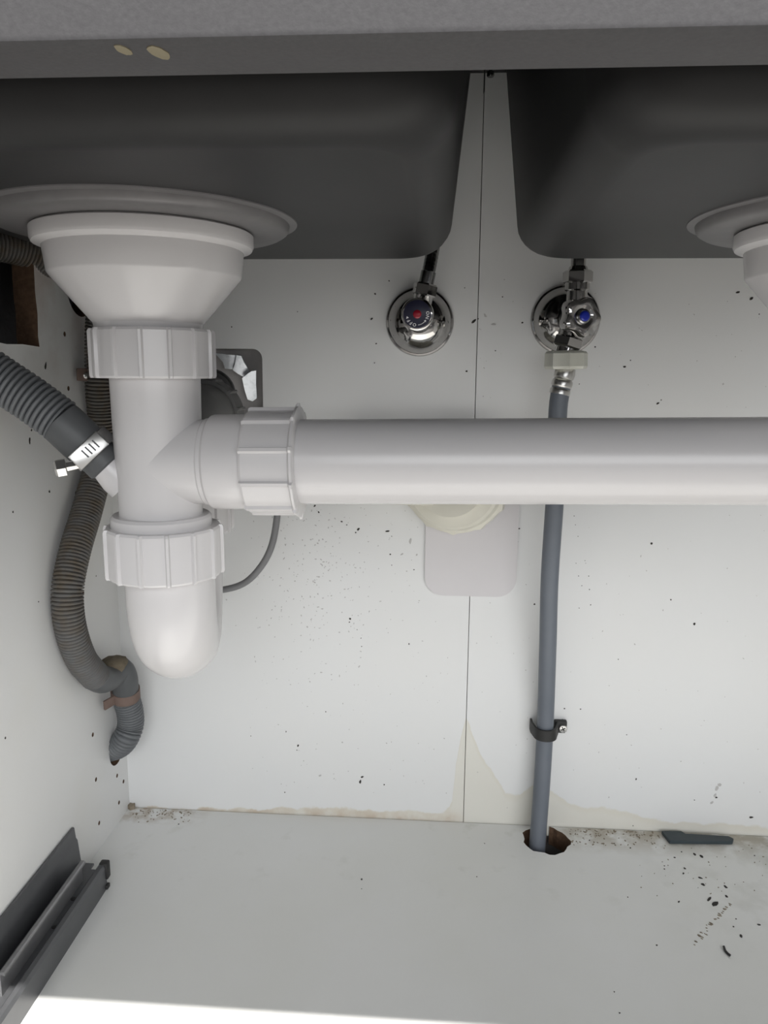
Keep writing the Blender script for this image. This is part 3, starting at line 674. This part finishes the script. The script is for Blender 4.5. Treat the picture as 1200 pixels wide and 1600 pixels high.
# ------------------------------------------------------------------ dirt
def flakes(name, items, plane, nrm, mat, parent, k_=1.0):
    bm = B()
    for it in items:
        px, py, r = it[:3]; st_ = it[3] if len(it) > 3 else 1.0; an = it[4] if len(it) > 4 else random.uniform(0, PI)
        splat(bm, plane(px, py), nrm, r*k_, 7, 0.0003, st_, an)
    o = obj(name, bm, mat, parent, smooth=False); tag(o, kind='stuff'); return o
wy = lambda x, y: on_y(x, y, 0.0)
dark = [(547, 967, .0014), (546, 972, .0010), (585, 567, .0007), (606, 830, .0013, 2.2, .1), (612, 838, .0007), (560, 827, .0014, 1.6, .5), (556, 832, .0010), (534, 815, .0012, 1.8, -.2), (542, 820, .0009), (610, 866, .0011), (612, 883, .0007), (647, 890, .0008),
        (563, 1221, .0016, 2.0, 1.4), (566, 1214, .0012, 1.6, .3), (600, 1226, .0011), (466, 1165, .0012, 1.5, 1.2), (464, 1172, .0007), (445, 1238, .0008), (509, 1112, .0008), (639, 1006, .0010), (564, 997, .0007), (558, 984, .0006), (565, 1010, .0007),
        (392, 1150, .0007), (447, 1143, .0007, 2, 1.4), (1085, 975, .0015, 1.4, 1.2), (1018, 849, .0015), (1048, 937, .0009), (966, 1030, .0007), (905, 950, .0006), (882, 1107, .0010), (879, 1124, .0008), (907, 1108, .0010), (979, 1148, .0007), (994, 1217, .0010, 1.5, 1.4), (1173, 1277, .0014, 2.2, .1), (1119, 1246, .0012, 1.2), (1085, 1250, .0008), (989, 1290, .0008),
        (811, 826, .0013), (835, 944, .0012), (789, 859, .0006), (754, 878, .0007), (1153, 457, .0012, 2.4, .2), (1174, 466, .0016, 1.6, .6), (1186, 491, .0008), (1033, 625, .0010), (1028, 630, .0011, 2, .6), (905, 600, .0007), (930, 542, .0010), (910, 440, .0008), (976, 573, .0012, 1.6), (985, 563, .0008), (816, 504, .0013),
        (740, 502, .0016, 2.2, .7), (747, 498, .0010), (581, 498, .0010, 2.2, .8), (586, 459, .0012), (608, 439, .0009), (729, 580, .0013), (588, 537, .0011), (774, 548, .0008), (785, 464, .0008), (726, 450, .0007), (362, 511, .0009), (465, 487, .0006), (900, 880, .0005), (904, 900, .0006), (909, 915, .0006), (915, 880, .0005), (899, 820, .0005), (903, 838, .0006), (897, 806, .0006), (914, 876, .0005), (920, 900, .0006), (921, 921, .0007), (923, 945, .0008), (1058, 700, .0008), (492, 790, .0010, 2, .9), (498, 800, .0010, 1.6, 2.4)]
flakes('dirt_specks', dark, wy, (0, -1, 0), 'speck', wb, 0.72)
scf = []
for k in range(260):
    x = random.gauss(490, 55); y = random.gauss(900, 95)
    scf.append((x, y, random.uniform(.0002, .0007), random.uniform(1, 2.6)))
for k in range(170):
    scf.append((random.uniform(390, 700), random.uniform(800, 1240), random.uniform(.0002, .0006), random.uniform(1, 2)))
for k in range(150):
    scf.append((random.uniform(740, 1199), random.uniform(420, 1270), random.uniform(.0002, .0006), random.uniform(1, 2)))
scf += [(641, 846, .0014, 2.4, 1.4), (628, 866, .001, 2, .4), (651, 867, .0012), (758, 493, .0011, 2), (771, 507, .0010, 3, .1), (1120, 1232, .0022, 1.5, 1.2), (1124, 1226, .0020), (1117, 1243, .0016, 1.6, 1.2), (1112, 1254, .0012, 2, 1), (535, 1160, .0010), (500, 1212, .0010, 2), (1130, 600, .001), (660, 550, .0012)]
scf = [q for q in scf if not (664 < q[0] < 808 and 640 < q[1] < 930) and not (835 < q[0] < 890 and q[1] > 560)]
flakes('scuff_marks', scf, wy, (0, -1, 0), 'scuff', wb, 0.85)
fz = lambda x, y: on_z(x, y, 0.0)
fd = [(565, 1374, .0013, 1.5, 0), (565, 1389, .0007), (279, 1288, .0011), (1094, 1372, .0018, 1.8, 1.2), (1098, 1382, .0022, 1.6, .3), (1134, 1386, .0019, 1.6, .2), (1135, 1401, .0019, 1.5, .1), (1117, 1412, .0040, 1.7, 2.2), (1108, 1405, .0020, 2.6, 2.4), (1158, 1463, .0018, 1.8, 2.8), (1146, 1448, .0012), (1186, 1445, .0014, 2, 1.5), (1061, 1409, .0012, 1.8, 2.4), (981, 1402, .0010), (1068, 1365, .0012, 2, 2.6), (1038, 1358, .0010), (1026, 1477, .0012), (1085, 1335, .0020, 1.6, .4), (1096, 1338, .0022, 1.8, .1), (1070, 1357, .0012, 2), (1054, 1340, .0014), (1065, 1331, .0011), (1038, 1353, .0010), (960, 1318, .0010), (1179, 1337, .001), (1150, 1436, .001), (960, 1550, .0008), (968, 1583, .0009), (921, 1313, .0012), (757, 1318, .0009), (745, 1370, .0008), (985, 1325, .0012)]
flakes('floor_specks', fd, fz, (0, 0, 1), 'speck', fl, 0.62)
cr = []
for k in range(70):
    cr.append((random.uniform(206, 300), 1266 + abs(random.gauss(0, 8)), random.uniform(.0004, .0013), random.uniform(1, 2.4)))
for k in range(120):
    cr.append((random.uniform(890, 1035), 1296 + (random.random()**1.6)*26 + 0.0*k, random.uniform(.0004, .0014), random.uniform(1, 2.4)))
for k in range(45):
    cr.append((random.uniform(1000, 1199), random.uniform(1318, 1400), random.uniform(.0003, .0009), random.uniform(1, 2)))
for k in range(30): cr.append((1085+55*k/30+random.gauss(0, 2), 1474-62*k/30+random.gauss(0, 2), random.uniform(.0006, .0014), 1.8, .9))
cr = [q for q in cr if on_z(q[0], q[1]).y < -0.002]
flakes('floor_crumbs', cr, fz, (0, 0, 1), 'crud', fl, 0.6)
ld = [(71, 572, .0013, 2.4, 1.2), (46, 687, .0010, 2, 1.4), (49, 672, .0008), (77, 768, .0009), (20, 800, .0008), (46, 690, .0009, 2.4, 1.5), (8, 1153, .0008), (150, 900, .0006), (60, 940, .0006)]
flakes('side_specks', ld, lambda x, y: on_x(x, y, XL), (1, 0, 0), 'speck', wl)
# crud in the far-left corner
bm = B(); splat(bm, (XL+0.003, -0.003, 0.0), (0, 0, 1), 0.004, 10, 0.004); tag(obj('corner_crud', bm, 'crud', fl), kind='stuff')
# single curled black bristle on the floor
br = obj('black_bristle', tube(B(), catmull([on_z(1131, 1479, 0.0012), on_z(1133, 1485, 0.0012), on_z(1137, 1490, 0.0012), on_z(1141, 1493, 0.0012)], 0.0008), 0.0009, 8), 'rubber')
tag(br, 'short curled black bristle on the white floor at lower right', 'bristle')
